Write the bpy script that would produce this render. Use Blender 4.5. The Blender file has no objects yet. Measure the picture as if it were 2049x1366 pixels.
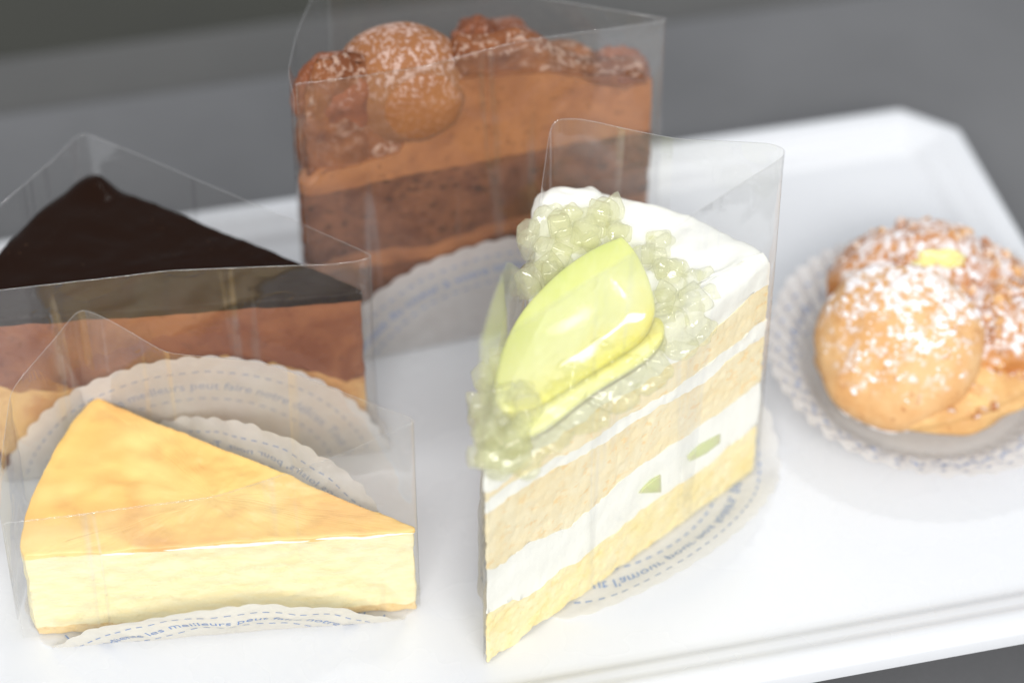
import bpy, bmesh, math, random
from mathutils import Vector, noise, Matrix
R = math.radians
random.seed(7)
scene = bpy.context.scene
col = scene.collection
S = 0.01                      # everything below is written in centimetres

# ---------------------------------------------------------------- camera
PITCH = R(42); DIST = 68.0; FPX = 5400.0
AIM = Vector((0, 0, 2))
CAM = AIM + DIST * Vector((0, -math.cos(PITCH), math.sin(PITCH)))
FWD = Vector((0, math.cos(PITCH), -math.sin(PITCH))); RIGHT = Vector((1, 0, 0)); UP = RIGHT.cross(FWD)
cd = bpy.data.cameras.new('camera'); cam = bpy.data.objects.new('camera', cd); col.objects.link(cam)
cam.location = CAM * S; cam.rotation_euler = (math.pi / 2 - PITCH, 0, 0)
cd.sensor_width = 36; cd.lens = FPX / 2049 * 36; cd.clip_start = 0.01; cd.clip_end = 50
cd.dof.use_dof = True; cd.dof.focus_distance = 0.622; cd.dof.aperture_fstop = 5.4
scene.camera = cam

# ---------------------------------------------------------------- light
world = bpy.data.worlds.new('World'); scene.world = world; world.use_nodes = True
world.node_tree.nodes['Background'].inputs[0].default_value = (0.93, 0.96, 1.0, 1)
world.node_tree.nodes['Background'].inputs[1].default_value = 0.70
def lamp(name, loc, aim, sx, sy, power, colour):
    l = bpy.data.lights.new(name, 'AREA'); l.shape = 'RECTANGLE'; l.size = sx; l.size_y = sy
    l.energy = power; l.color = colour
    o = bpy.data.objects.new(name, l); col.objects.link(o)
    o.location = Vector(loc); d = Vector(aim) - Vector(loc)
    o.rotation_euler = d.to_track_quat('-Z', 'Y').to_euler()
    return o
lamp('ceiling_lamp', (0.25, 0.75, 1.5), (0.02, 0, 0), 0.32, 0.10, 3.5, (1, 0.99, 0.975))
lamp('front_lamp', (0.1, -1.12, 0.85), (0.02, -0.1, 0), 1.0, 0.28, 18, (1, 0.985, 0.965))
scene.view_settings.view_transform = 'Standard'; scene.view_settings.look = 'None'
scene.view_settings.exposure = 0.0; scene.view_settings.gamma = 1
scene.cycles.use_denoising = True
scene.cycles.max_bounces = 14; scene.cycles.transparent_max_bounces = 40
scene.cycles.transmission_bounces = 10; scene.cycles.sample_clamp_indirect = 6

# ---------------------------------------------------------------- helpers
def at(px, py, z=0.0, y=None):
    d = FWD * FPX + RIGHT * (px - 1024.5) - UP * (py - 683)
    t = (y - CAM.y) / d.y if y is not None else (z - CAM.z) / d.z
    return CAM + d * t
def on_plane(px, py, P, Q):
    """where the sight line meets the upright plane through P and Q: (distance along PQ, height)"""
    d = FWD * FPX + RIGHT * (px - 1024.5) - UP * (py - 683)
    u = Vector((Q.x - P.x, Q.y - P.y, 0)).normalized(); n = Vector((u.y, -u.x, 0))
    t = n.dot(P - CAM) / n.dot(d); X = CAM + d * t
    return u.dot(X - P), X.z
def lerp_list(pts, s):
    if s <= pts[0][0]: return pts[0][1]
    for a, b in zip(pts, pts[1:]):
        if s <= b[0]:
            return a[1] + (b[1] - a[1]) * (s - a[0]) / max(1e-6, b[0] - a[0])
    return pts[-1][1]
def nz(p, sc=1.0, oct=3):
    return noise.fractal(Vector(p) * sc, 1.0, 2.0, oct)
def thing(name, label, cat, loc, group=None):
    o = bpy.data.objects.new(name, None); col.objects.link(o)
    o.empty_display_size = 0.01
    o.location = Vector(loc) * S; o['label'] = label; o['category'] = cat
    if group: o['group'] = group
    return o
def tag(o, label=None, cat=None, group=None, kind=None):
    for k, v in (('label', label), ('category', cat), ('group', group), ('kind', kind)):
        if v: o[k] = v
    return o
def build(name, verts, faces, mats, parent=None, smooth=True, sharp=50, mi=None, origin=None):
    root = parent
    while root is not None and root.parent is not None: root = root.parent
    off = Vector(root.location) if root is not None else (Vector(origin) * S if origin is not None else Vector((0, 0, 0)))
    me = bpy.data.meshes.new(name)
    me.from_pydata([tuple(Vector(v) * S - off) for v in verts], [], faces)
    for m in (mats if isinstance(mats, (list, tuple)) else [mats]): me.materials.append(m)
    if mi: me.polygons.foreach_set('material_index', mi)
    if smooth:
        me.polygons.foreach_set('use_smooth', [True] * len(me.polygons))
        me.set_sharp_from_angle(angle=R(sharp))
    me.update()
    o = bpy.data.objects.new(name, me); col.objects.link(o)
    if parent is not None: o.parent = parent
    elif origin is not None: o.location = off
    return o
class MB:
    def __init__(s): s.v = []; s.f = []; s.m = []
    def add(s, verts, faces, mi=0):
        k = len(s.v); s.v += [Vector(v) for v in verts]
        s.f += [tuple(i + k for i in f) for f in faces]; s.m += [mi] * len(faces)
    def build(s, name, mats, parent=None, **kw):
        return build(name, s.v, s.f, mats, parent, mi=s.m, **kw)

ICO = {}
def ico(sub):
    if sub not in ICO:
        b = bmesh.new(); bmesh.ops.create_icosphere(b, subdivisions=sub, radius=1)
        b.verts.index_update()
        ICO[sub] = ([v.co.copy() for v in b.verts], [tuple(v.index for v in f.verts) for f in b.faces]); b.free()
    return ICO[sub]
def blob(c, r, sub=4, amp=0.1, sc=1.5, rot=0.0, seed=0.0, oct=3, flat=None):
    vs, fs = ico(sub); out = []; c = Vector(c)
    M = Matrix.Rotation(rot, 3, 'Z')
    for v in vs:
        n = nz((v + Vector((seed, seed * 1.7, 3))) * sc, 1, oct)
        p = v * (1 + amp * n)
        p = M @ Vector((p.x * r[0], p.y * r[1], p.z * r[2]))
        if flat is not None and p.z < flat: p.z = flat + (p.z - flat) * 0.1
        out.append(c + p)
    return out, fs

# ---------------------------------------------------------------- materials
class NT:
    def __init__(s, name):
        s.m = bpy.data.materials.new(name); s.m.use_nodes = True
        s.t = s.m.node_tree; s.n = s.t.nodes; s.l = s.t.links
        s.b = s.n['Principled BSDF']; s.out = s.n['Material Output']
        tc = s.n.new('ShaderNodeTexCoord'); mp = s.n.new('ShaderNodeMapping')
        mp.inputs['Scale'].default_value = (100, 100, 100)
        s.l.new(tc.outputs['Object'], mp.inputs[0]); s.co = mp.outputs[0]
    def node(s, kind, **kw):
        n = s.n.new('ShaderNode' + kind)
        for k, v in kw.items():
            if hasattr(n, k): setattr(n, k, v)
            else: s.put(n.inputs[k.replace('_', ' ')], v)
        return n
    def put(s, sock, v):
        if isinstance(v, bpy.types.NodeSocket): s.l.new(v, sock)
        elif isinstance(v, tuple) and len(v) == 3 and sock.type == 'RGBA': sock.default_value = (*v, 1)
        else: sock.default_value = v
    def noise(s, scale, detail=3, rough=0.5, dist=0.0, stretch=None, off=None):
        n = s.n.new('ShaderNodeTexNoise'); n.inputs['Scale'].default_value = scale
        n.inputs['Detail'].default_value = detail; n.inputs['Roughness'].default_value = rough
        n.inputs['Distortion'].default_value = dist
        co = s.co
        if stretch or off:
            mp = s.n.new('ShaderNodeMapping'); mp.inputs['Scale'].default_value = stretch or (1, 1, 1)
            mp.inputs['Location'].default_value = off or (0, 0, 0)
            s.l.new(co, mp.inputs[0]); co = mp.outputs[0]
        s.l.new(co, n.inputs['Vector']); return n.outputs[0]
    def vor(s, scale, feature='F1', out='Distance', stretch=None):
        n = s.n.new('ShaderNodeTexVoronoi'); n.feature = feature; n.inputs['Scale'].default_value = scale
        co = s.co
        if stretch:
            mp = s.n.new('ShaderNodeMapping'); mp.inputs['Scale'].default_value = stretch
            s.l.new(co, mp.inputs[0]); co = mp.outputs[0]
        s.l.new(co, n.inputs['Vector']); return n.outputs[out]
    def ramp(s, fac, *stops):
        n = s.n.new('ShaderNodeValToRGB'); e = n.color_ramp.elements
        while len(e) < len(stops): e.new(0.5)
        for el, (p, c) in zip(e, stops):
            el.position = p; el.color = (*c, 1) if isinstance(c, tuple) else (c, c, c, 1)
        s.l.new(fac, n.inputs[0]); return n.outputs[0]
    def mix(s, fac, a, b, blend='MIX'):
        n = s.n.new('ShaderNodeMix'); n.data_type = 'RGBA'; n.blend_type = blend
        s.put(n.inputs[0], fac); s.put(n.inputs[6], a); s.put(n.inputs[7], b); return n.outputs[2]
    def math(s, op, a, b=0.0, clamp=False):
        n = s.n.new('ShaderNodeMath'); n.operation = op; n.use_clamp = clamp
        s.put(n.inputs[0], a); s.put(n.inputs[1], b); return n.outputs[0]
    def up(s):
        g = s.n.new('ShaderNodeNewGeometry'); x = s.n.new('ShaderNodeSeparateXYZ')
        s.l.new(g.outputs['Normal'], x.inputs[0]); return x.outputs[2]
    def bump(s, h, strength=0.3, dist=0.05, prev=None):
        n = s.n.new('ShaderNodeBump'); n.inputs['Strength'].default_value = strength
        n.inputs['Distance'].default_value = dist * S
        s.l.new(h, n.inputs['Height'])
        if prev: s.l.new(prev, n.inputs['Normal'])
        return n.outputs[0]
    def finish(s, colour, rough=0.5, normal=None, sss=0.0, sssr=(1, .6, .3), spec=0.5, coat=0.0, **kw):
        s.put(s.b.inputs['Base Color'], colour); s.put(s.b.inputs['Roughness'], rough)
        if normal: s.put(s.b.inputs['Normal'], normal)
        s.b.inputs['Specular IOR Level'].default_value = spec
        if sss and s.m.name in ('custard', 'green melon flesh', 'ripe melon flesh', 'pale melon rim'):
            s.b.inputs['Subsurface Weight'].default_value = 1.0
            s.b.inputs['Subsurface Radius'].default_value = sssr
            s.b.inputs['Subsurface Scale'].default_value = sss * S
        if coat:
            s.b.inputs['Coat Weight'].default_value = coat; s.b.inputs['Coat Roughness'].default_value = 0.04
        for k, v in kw.items(): s.put(s.b.inputs[k], v)
        return s.m
M = {}
def mat_tray():
    n = NT('white plastic'); h = n.noise(0.6, 2)
    return n.finish((0.72, 0.735, 0.76), n.ramp(h, (0.3, 0.22), (0.7, 0.32)), n.bump(n.noise(0.25, 2), 0.12, 0.1), spec=0.4)
M['tray'] = mat_tray()
def mat_counter(name, c, r=0.35):
    n = NT(name); h = n.noise(0.12, 4, 0.6); g = n.noise(9, 2)
    c2 = tuple(x * 1.25 for x in c)
    cc = n.mix(n.ramp(h, (0.35, 0.0), (0.65, 1.0)), c, c2)
    cc = n.mix(n.math('MULTIPLY', g, 0.25), cc, tuple(x * 0.7 for x in c))
    return n.finish(cc, n.ramp(h, (0.3, r), (0.7, r + 0.15)), spec=0.4)
M['counter'] = mat_counter('grey counter', (0.125, 0.126, 0.130))
M['counter_dark'] = mat_counter('counter lip', (0.085, 0.084, 0.080))
M['floor'] = mat_counter('dark olive floor', (0.052, 0.052, 0.042), 0.6)

def sponge(name, c1, c2, crumb=(0.9, 0.6, 0.3), pits=(0.25, 0.1, 0.04), pit_amt=0.3, sc=1.0, pit_scale=4.5, sss=0.15):
    n = NT(name)
    h = n.noise(1.2 * sc, 4, 0.6); f = n.noise(9 * sc, 3, 0.6)
    v = n.noise(pit_scale * 1.6 * sc, 3, 0.55, 0.3, stretch=(1, 1, 1.6)); v2 = n.vor(11 * sc)
    c = n.mix(n.ramp(h, (0.35, 0.0), (0.65, 1.0)), c1, c2)
    c = n.mix(n.math('MULTIPLY', n.ramp(f, (0.5, 0.0), (0.72, 1.0)), 0.35), c, crumb)
    msk = n.math('MULTIPLY', n.ramp(v, (0.36, 1.0), (0.43, 0.0)), n.ramp(n.noise(1.7 * sc, 2), (0.36, 0.25), (0.55, 1.0)))
    c = n.mix(n.math('MULTIPLY', msk, pit_amt), c, pits)
    hh = n.math('SUBTRACT', n.math('MULTIPLY', v2, 0.6), n.math('MULTIPLY', msk, 0.8))
    hh = n.math('ADD', hh, n.math('MULTIPLY', f, 0.5))
    return n.finish(c, 0.8, n.bump(hh, 0.16, 0.03), sss=sss, spec=0.15)
M['sponge'] = sponge('yellow sponge', (0.90, 0.75, 0.44), (0.92, 0.82, 0.56), (0.95, 0.88, 0.64), (0.90, 0.58, 0.20), 0.55, 1.0, 2.2)
M['sponge_low'] = sponge('yellow base sponge', (0.94, 0.78, 0.36), (0.95, 0.85, 0.54), (0.96, 0.89, 0.62), (0.92, 0.66, 0.2), 0.45, 1.0, 2.5)
M['choc_sponge'] = sponge('chocolate sponge', (0.115, 0.038, 0.018), (0.22, 0.085, 0.04), (0.34, 0.16, 0.085), (0.035, 0.014, 0.007), 0.95, 1.0, 2.6, 0.05)
def mat_cream(name, c, tint=None):
    n = NT(name); h = n.noise(0.8, 3); c2 = tint or tuple(x * 0.97 for x in c)
    return n.finish(n.mix(n.ramp(h, (0.4, 0.0), (0.62, 1.0)), c, c2), 0.42, n.bump(n.noise(1.6, 3), 0.35, 0.1), sss=0.3, sssr=(1, .9, .75), spec=0.35)
M['cream'] = mat_cream('whipped cream', (0.95, 0.945, 0.87))
M['cheese'] = None
def mat_cheese():
    n = NT('baked cheese filling')
    a = n.noise(1.6, 5, 0.65, 0.4, stretch=(1, 1, 4)); b = n.noise(7, 3, 0.6, stretch=(1, 1, 2.5))
    c = n.mix(n.ramp(a, (0.42, 0.0), (0.62, 1.0)), (0.89, 0.81, 0.52), (0.90, 0.78, 0.44))
    c = n.mix(n.ramp(b, (0.66, 0.0), (0.74, 0.4)), c, (0.90, 0.70, 0.3))
    h = n.math('ADD', n.math('MULTIPLY', a, 0.8), b)
    return n.finish(c, 0.5, n.bump(h, 0.35, 0.05), sss=0.3, sssr=(1, .8, .45), spec=0.4)
M['cheese'] = mat_cheese()
def mat_cheese_top():
    n = NT('browned cheesecake skin')
    a = n.noise(0.32, 3, 0.5, 0.6, off=(1.3, 0.7, 0)); b = n.noise(0.75, 3, 0.5, 0.2)
    c = n.mix(n.ramp(a, (0.40, 0.0), (0.56, 1.0)), (0.93, 0.62, 0.20), (0.91, 0.53, 0.17))
    c = n.mix(n.ramp(b, (0.55, 0.0), (0.80, 0.7)), c, (0.66, 0.31, 0.10))
    c = n.mix(n.ramp(n.noise(0.55, 2, off=(4, 4, 0)), (0.45, 0.0), (0.62, 0.7)), c, (0.95, 0.70, 0.26))
    return n.finish(c, 0.34, n.bump(n.noise(2.0, 3), 0.22, 0.06), sss=0.2, sssr=(1, .6, .25), spec=0.45)
M['cheese_top'] = mat_cheese_top()
M['cheese_base'] = sponge('biscuit base', (0.76, 0.54, 0.25), (0.83, 0.64, 0.34), (0.87, 0.70, 0.42), (0.5, 0.26, 0.07), 0.4)
def mat_glaze():
    n = NT('dark chocolate glaze')
    h = n.noise(6, 3); c = n.mix(n.ramp(h, (0.72, 0.0), (0.76, 0.4)), (0.014, 0.006, 0.0035), (0.10, 0.055, 0.03))
    return n.finish(c, 0.2, n.bump(n.noise(0.5, 1), 0.08, 0.08), spec=0.05)
M['glaze'] = mat_glaze()
def mat_mousse(name, c1, c2, spots=(0.1, 0.03, 0.012), blot=0.7, amt=0.5):
    n = NT(name)
    a = n.noise(blot, 4, 0.6, 0.5); b = n.noise(4.5, 4, 0.6)
    c = n.mix(n.ramp(a, (0.38, 0.0), (0.62, 1.0)), c1, c2)
    c = n.mix(n.math('MULTIPLY', n.ramp(b, (0.58, 0.0), (0.68, 1.0)), amt), c, spots)
    return n.finish(c, 0.45, n.bump(n.noise(5, 4), 0.25, 0.06), sss=0.12, spec=0.35)
M['choc_mousse'] = mat_mousse('milk chocolate mousse', (0.20, 0.06, 0.026), (0.31, 0.115, 0.048), amt=0.35)
M['caramel'] = mat_mousse('caramel layer', (0.68, 0.42, 0.17), (0.50, 0.23, 0.085), (0.40, 0.15, 0.06), 0.8, 0.4)
M['mocha'] = mat_mousse('mocha cream', (0.42, 0.17, 0.062), (0.31, 0.115, 0.043), amt=0.45)
def mat_cocoa(name, c1, c2, dust, amount=1.0, lo=0.50, hi=0.60, scale=5.5):
    n = NT(name)
    a = n.noise(1.2, 4, 0.6); d = n.noise(scale, 3, 0.6); d2 = n.noise(0.8, 2)
    c = n.mix(n.ramp(a, (0.35, 0.0), (0.65, 1.0)), c1, c2)
    u = n.ramp(n.up(), (0.05, 0.12), (0.55, 1.0))
    m = n.math('MULTIPLY', n.ramp(n.math('ADD', d, n.math('MULTIPLY', n.math('SUBTRACT', d2, 0.5), 0.25)), (lo, 0.0), (hi, 1.0)), u)
    m = n.math('MULTIPLY', m, amount)
    c = n.mix(m, c, dust)
    return n.finish(c, 0.65, n.bump(n.math('ADD', n.math('MULTIPLY', m, 0.6), n.noise(4, 4)), 0.6, 0.08), spec=0.12)
M['cocoa'] = mat_cocoa('cocoa crust', (0.15, 0.05, 0.022), (0.29, 0.11, 0.045), (0.60, 0.43, 0.34), 0.6)
M['cocoa_red'] = mat_cocoa('baked cocoa crust', (0.32, 0.105, 0.045), (0.19, 0.065, 0.032), (0.62, 0.43, 0.36), 0.45, 0.54, 0.64)
M['macaroon'] = mat_cocoa('macaroon shell', (0.29, 0.12, 0.05), (0.33, 0.14, 0.055), (0.64, 0.46, 0.40), 0.7, 0.47, 0.62, 6.5)
def mat_choux(name, c1, c2, dust_amt=0.9, lo=0.5):
    n = NT(name)
    a = n.noise(0.9, 4, 0.6); b = n.noise(4, 4, 0.65)
    c = n.mix(n.ramp(a, (0.38, 0.0), (0.62, 1.0)), c1, c2)
    c = n.mix(n.ramp(b, (0.58, 0.0), (0.7, 0.6)), c, (0.40, 0.13, 0.03))
    u = n.ramp(n.up(), (0.25, 0.0), (0.7, 1.0))
    d = n.noise(3.4, 5, 0.7); m = n.math('MULTIPLY', n.ramp(d, (lo - .04, 0.0), (lo + 0.10, 1.0)), u)
    m = n.math('MULTIPLY', m, dust_amt)
    c = n.mix(m, c, (0.88, 0.86, 0.87))
    return n.finish(c, 0.6, n.bump(n.math('ADD', n.math('MULTIPLY', m, 0.7), b), 0.5, 0.08), sss=0.08, spec=0.3)
M['choux'] = mat_choux('golden choux', (0.74, 0.47, 0.23), (0.68, 0.37, 0.15), 0.85, 0.545)
M['choux_base'] = mat_choux('golden choux base', (0.76, 0.50, 0.22), (0.64, 0.36, 0.14), 0.35, 0.6)
M['choux_nut'] = mat_choux('dark choux', (0.62, 0.30, 0.10), (0.50, 0.19, 0.05), 0.9, 0.47)
def mat_nut():
    n = NT('toasted almond'); a = n.noise(3, 3)
    g = n.n.new('ShaderNodeObjectInfo')
    c = n.mix(g.outputs['Random'], (0.42, 0.15, 0.04), (0.78, 0.48, 0.22))
    u = n.ramp(n.up(), (0.3, 0.0), (0.8, 1.0))
    m = n.math('MULTIPLY', n.ramp(n.noise(4, 3), (0.48, 0.0), (0.56, 0.85)), u)
    return n.finish(n.mix(m, c, (0.86, 0.82, 0.82)), 0.5, n.bump(a, 0.2, 0.05), sss=0.05)
M['nut'] = mat_nut()
n_ = NT('icing sugar'); M['sugar'] = n_.finish((0.92, 0.91, 0.93), 0.9, spec=0.1)
n_ = NT('custard'); M['custard'] = n_.finish(n_.mix(n_.noise(2), (0.80, 0.66, 0.20), (0.85, 0.76, 0.40)), 0.3, n_.bump(n_.noise(2.5), 0.3, 0.06), sss=0.2, sssr=(1, .8, .3))
n_ = NT('red jam'); M['jam'] = n_.finish((0.22, 0.05, 0.022), 0.4, n_.bump(n_.noise(5), 0.4, 0.05))
def mat_melon(name, stops, d, spread, off):
    n = NT(name)
    dp = n.n.new('ShaderNodeVectorMath'); dp.operation = 'DOT_PRODUCT'; n.l.new(n.co, dp.inputs[0]); dp.inputs[1].default_value = Vector(d).normalized()
    fac = n.math('ADD', n.math('MULTIPLY', dp.outputs['Value'], 1 / spread), off)
    fac = n.math('ADD', fac, n.math('MULTIPLY', n.math('SUBTRACT', n.noise(0.9, 3, 0.5, 0.4), 0.5), 0.5), True)
    c = n.ramp(fac, *stops)
    fib = n.noise(2.2, 3, 0.6, stretch=(1.0, .35, .35))
    c = n.mix(n.ramp(fib, (0.5, 0.0), (0.7, 0.35)), c, (0.82, 0.84, 0.44))
    return n.finish(c, 0.3, n.bump(fib, 0.2, 0.04, n.bump(n.noise(1.2, 3), 0.35, 0.08)), sss=0.35, sssr=(1, .95, .4), spec=0.3, coat=0.6)
M['melon'] = mat_melon('green melon flesh', ((0.0, (0.62, 0.70, 0.20)), (0.18, (0.72, 0.76, 0.27)), (0.6, (0.79, 0.79, 0.35)), (0.82, (0.77, 0.73, 0.20)), (1.0, (0.71, 0.59, 0.06))), (.70, -.62, -.25), 3.2, .5)
M['melon_y'] = mat_melon('ripe melon flesh', ((0.0, (0.77, 0.68, 0.12)), (0.3, (0.79, 0.73, 0.22)), (0.6, (0.83, 0.83, 0.46)), (1.0, (0.87, 0.88, 0.64))), (.55, -.75, -.3), 2.0, .45)
n_ = NT('pale melon rim'); M['rim'] = n_.finish((0.66, 0.76, 0.30), 0.3, sss=0.5, sssr=(.8, 1, .5), coat=0.4)
def mat_jelly(name, c, milk):
    n = NT(name)
    b = n.bump(n.noise(1.9, 3, 0.55, 0.6), 0.45, 0.12)
    n.finish(tuple(1 - (1 - x) * .25 for x in c), 0.02, b, spec=0.6, **{'Transmission Weight': 1.0, 'IOR': 1.33})
    tr = n.n.new('ShaderNodeBsdfTransparent'); tr.inputs[0].default_value = (*[1 - (1 - x) * .25 for x in c], 1)
    tl = n.n.new('ShaderNodeBsdfTranslucent'); tl.inputs[0].default_value = (c[0], c[1], c[2], 1)
    df = n.n.new('ShaderNodeBsdfDiffuse'); df.inputs[0].default_value = (c[0], c[1], c[2], 1); n.l.new(b, df.inputs['Normal'])
    td = n.n.new('ShaderNodeMixShader'); n.l.new(tl.outputs[0], td.inputs[1]); n.l.new(df.outputs[0], td.inputs[2])
    a = n.n.new('ShaderNodeMixShader'); gl = n.n.new('ShaderNodeBsdfGlossy'); gl.inputs['Roughness'].default_value = 0.03; n.l.new(b, gl.inputs['Normal'])
    fr = n.n.new('ShaderNodeLayerWeight'); fr.inputs[0].default_value = 0.5; n.l.new(b, fr.inputs['Normal'])
    g2 = n.n.new('ShaderNodeMixShader'); n.l.new(n.math('ADD', n.math('MULTIPLY', n.math('POWER', fr.outputs['Facing'], 4.0), 0.6), 0.05, True), g2.inputs[0])
    a.inputs[0].default_value = 0.07
    n.l.new(tr.outputs[0], a.inputs[1]); n.l.new(n.b.outputs[0], a.inputs[2])
    e = n.n.new('ShaderNodeMixShader'); e.inputs[0].default_value = milk
    n.l.new(a.outputs[0], e.inputs[1]); n.l.new(td.outputs[0], e.inputs[2])
    n.l.new(e.outputs[0], g2.inputs[1]); n.l.new(gl.outputs[0], g2.inputs[2]); n.l.new(g2.outputs[0], n.out.inputs[0]); return n.m
M['jelly'] = mat_jelly('clear muscat jelly', (0.995, 0.995, 0.78), 0.19)
M['jelly_glaze'] = mat_jelly('thin jelly glaze', (0.985, 0.98, 0.66), 0.07)
def mat_film(name, base=0.05, haze=0.05, mul=1.0):
    n = NT(name); n.n.remove(n.b)
    lw = n.n.new('ShaderNodeLayerWeight'); lw.inputs[0].default_value = 0.5
    x = lw.outputs['Facing']
    p = n.math('POWER', x, 4.0)
    glare_stk = n.ramp(n.noise(1.3, 2, 0.4, 0.15, stretch=(1, 1, .05)), (0.62, 0.0), (0.67, 0.18), (0.70, 0.0))  # upright glare streaks put into the reflectivity by stretched noise
    f = n.math('ADD', n.math('ADD', n.math('MULTIPLY', p, 0.62 * mul), base), glare_stk, True)
    cr = n.ramp(n.noise(0.55, 3, 0.5, 1.2), (0.585, 0.0), (0.60, 1.0), (0.615, 0.0))
    bmp = n.bump(cr, 0.12, 0.06, n.bump(n.noise(0.35, 2), 0.4, 0.3))
    tr = n.n.new('ShaderNodeBsdfTransparent'); tr.inputs[0].default_value = (0.985, 0.985, 0.98, 1)
    gl = n.n.new('ShaderNodeBsdfGlossy'); gl.inputs['Roughness'].default_value = 0.035
    n.l.new(bmp, gl.inputs['Normal'])
    df = n.n.new('ShaderNodeBsdfDiffuse'); df.inputs[0].default_value = (0.9, 0.9, 0.9, 1)
    tl = n.n.new('ShaderNodeBsdfTranslucent'); tl.inputs[0].default_value = (0.9, 0.9, 0.9, 1)
    m0 = n.n.new('ShaderNodeMixShader'); m0.inputs[0].default_value = 0.5
    n.l.new(df.outputs[0], m0.inputs[1]); n.l.new(tl.outputs[0], m0.inputs[2])
    m1 = n.n.new('ShaderNodeMixShader'); m1.inputs[0].default_value = haze
    n.l.new(tr.outputs[0], m1.inputs[1]); n.l.new(m0.outputs[0], m1.inputs[2])
    m2 = n.n.new('ShaderNodeMixShader'); n.l.new(f, m2.inputs[0])
    n.l.new(m1.outputs[0], m2.inputs[1]); n.l.new(gl.outputs[0], m2.inputs[2])
    n.l.new(m2.outputs[0], n.out.inputs[0]); return n.m
M['film'] = mat_film('clear cake film', 0.08, 0.03)
M['film_edge'] = mat_film('cut film edge', 0.2, 0.25)
def mat_paper():
    n = NT('glassine paper'); n.n.remove(n.b)
    nb = n.bump(n.noise(1.1, 4, 0.6), 0.5, 0.1)
    df = n.n.new('ShaderNodeBsdfDiffuse'); df.inputs[0].default_value = (0.88, 0.88, 0.875, 1)
    tl = n.n.new('ShaderNodeBsdfTranslucent'); tl.inputs[0].default_value = (0.88, 0.87, 0.86, 1)
    gl = n.n.new('ShaderNodeBsdfGlossy'); gl.inputs['Roughness'].default_value = 0.4
    tr = n.n.new('ShaderNodeBsdfTransparent')
    for x in (df, tl, gl): n.l.new(nb, x.inputs['Normal'])
    a = n.n.new('ShaderNodeMixShader'); a.inputs[0].default_value = 0.45
    n.l.new(df.outputs[0], a.inputs[1]); n.l.new(tl.outputs[0], a.inputs[2])
    b = n.n.new('ShaderNodeMixShader'); b.inputs[0].default_value = 0.05
    n.l.new(a.outputs[0], b.inputs[1]); n.l.new(gl.outputs[0], b.inputs[2])
    c = n.n.new('ShaderNodeMixShader')
    n.l.new(n.ramp(n.noise(2.5, 4), (0.3, 0.08), (0.7, 0.18)), c.inputs[0])
    n.l.new(b.outputs[0], c.inputs[1]); n.l.new(tr.outputs[0], c.inputs[2])
    n.l.new(c.outputs[0], n.out.inputs[0]); return n.m
M['paper'] = mat_paper()
n_ = NT('blue ink'); M['ink'] = n_.finish((0.22, 0.32, 0.55), 0.7, spec=0.2)
n_ = NT('grey blue ink'); M['ink_grey'] = n_.finish((0.30, 0.34, 0.44), 0.7, spec=0.2)

# ---------------------------------------------------------------- the counter and what lies beyond it
TU = Vector((math.cos(R(13.3)), math.sin(R(13.3)), 0)); TV = Vector((-TU.y, TU.x, 0))
def uv(u, v, z=0.0): return TU * u + TV * v + Vector((0, 0, z))
def sheet(name, quad, mat, n=24):
    vs = []; fs = []
    for j in range(n + 1):
        for i in range(n + 1):
            a, b = i / n, j / n
            vs.append(quad[0] * (1 - a) * (1 - b) + quad[1] * a * (1 - b) + quad[2] * a * b + quad[3] * (1 - a) * b)
    for j in range(n):
        for i in range(n): k = j * (n + 1) + i; fs.append((k, k + 1, k + n + 2, k + n + 1))
    o = build(name, vs, fs, mat); o['kind'] = 'structure'; return o
TZ = -1.25
V2 = at(300, 187, TZ); V2 = V2.dot(TV)
V1 = at(300, 72, TZ - 1.0).dot(TV)
mb = MB()
def prof_sweep(pts, u0, u1, mb, n=40, mi=0):
    vs = []; fs = []
    for i in range(n + 1):
        u = u0 + (u1 - u0) * i / n
        for v, z in pts: vs.append(uv(u, v, z))
    k = len(pts)
    for i in range(n):
        for j in range(k - 1):
            a = i * k + j; fs.append((a, a + k, a + k + 1, a + 1))
    mb.add(vs, fs, mi)
prof_sweep([(-40, TZ), (-20, TZ), (0, TZ), (V2 - .5, TZ), (V2, TZ - .06), (V2 + .25, TZ - .25), (V2 + .3, TZ - 1.0)], -60, 60, mb)
o = mb.build('countertop', M['counter']); o['kind'] = 'structure'
mb = MB()
prof_sweep([(V2 + .3, TZ - 1.0), (V1 - .4, TZ - 1.0), (V1, TZ - 1.15), (V1 + .2, TZ - 1.5), (V1 + .2, TZ - 9)], -60, 60, mb)
o = mb.build('counter_ledge', M['counter_dark']); o['kind'] = 'structure'
sheet('floor', [uv(-90, V1 - 20, -30), uv(90, V1 - 20, -30), uv(90, V1 + 150, -30), uv(-90, V1 + 150, -30)], M['floor'])

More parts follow.
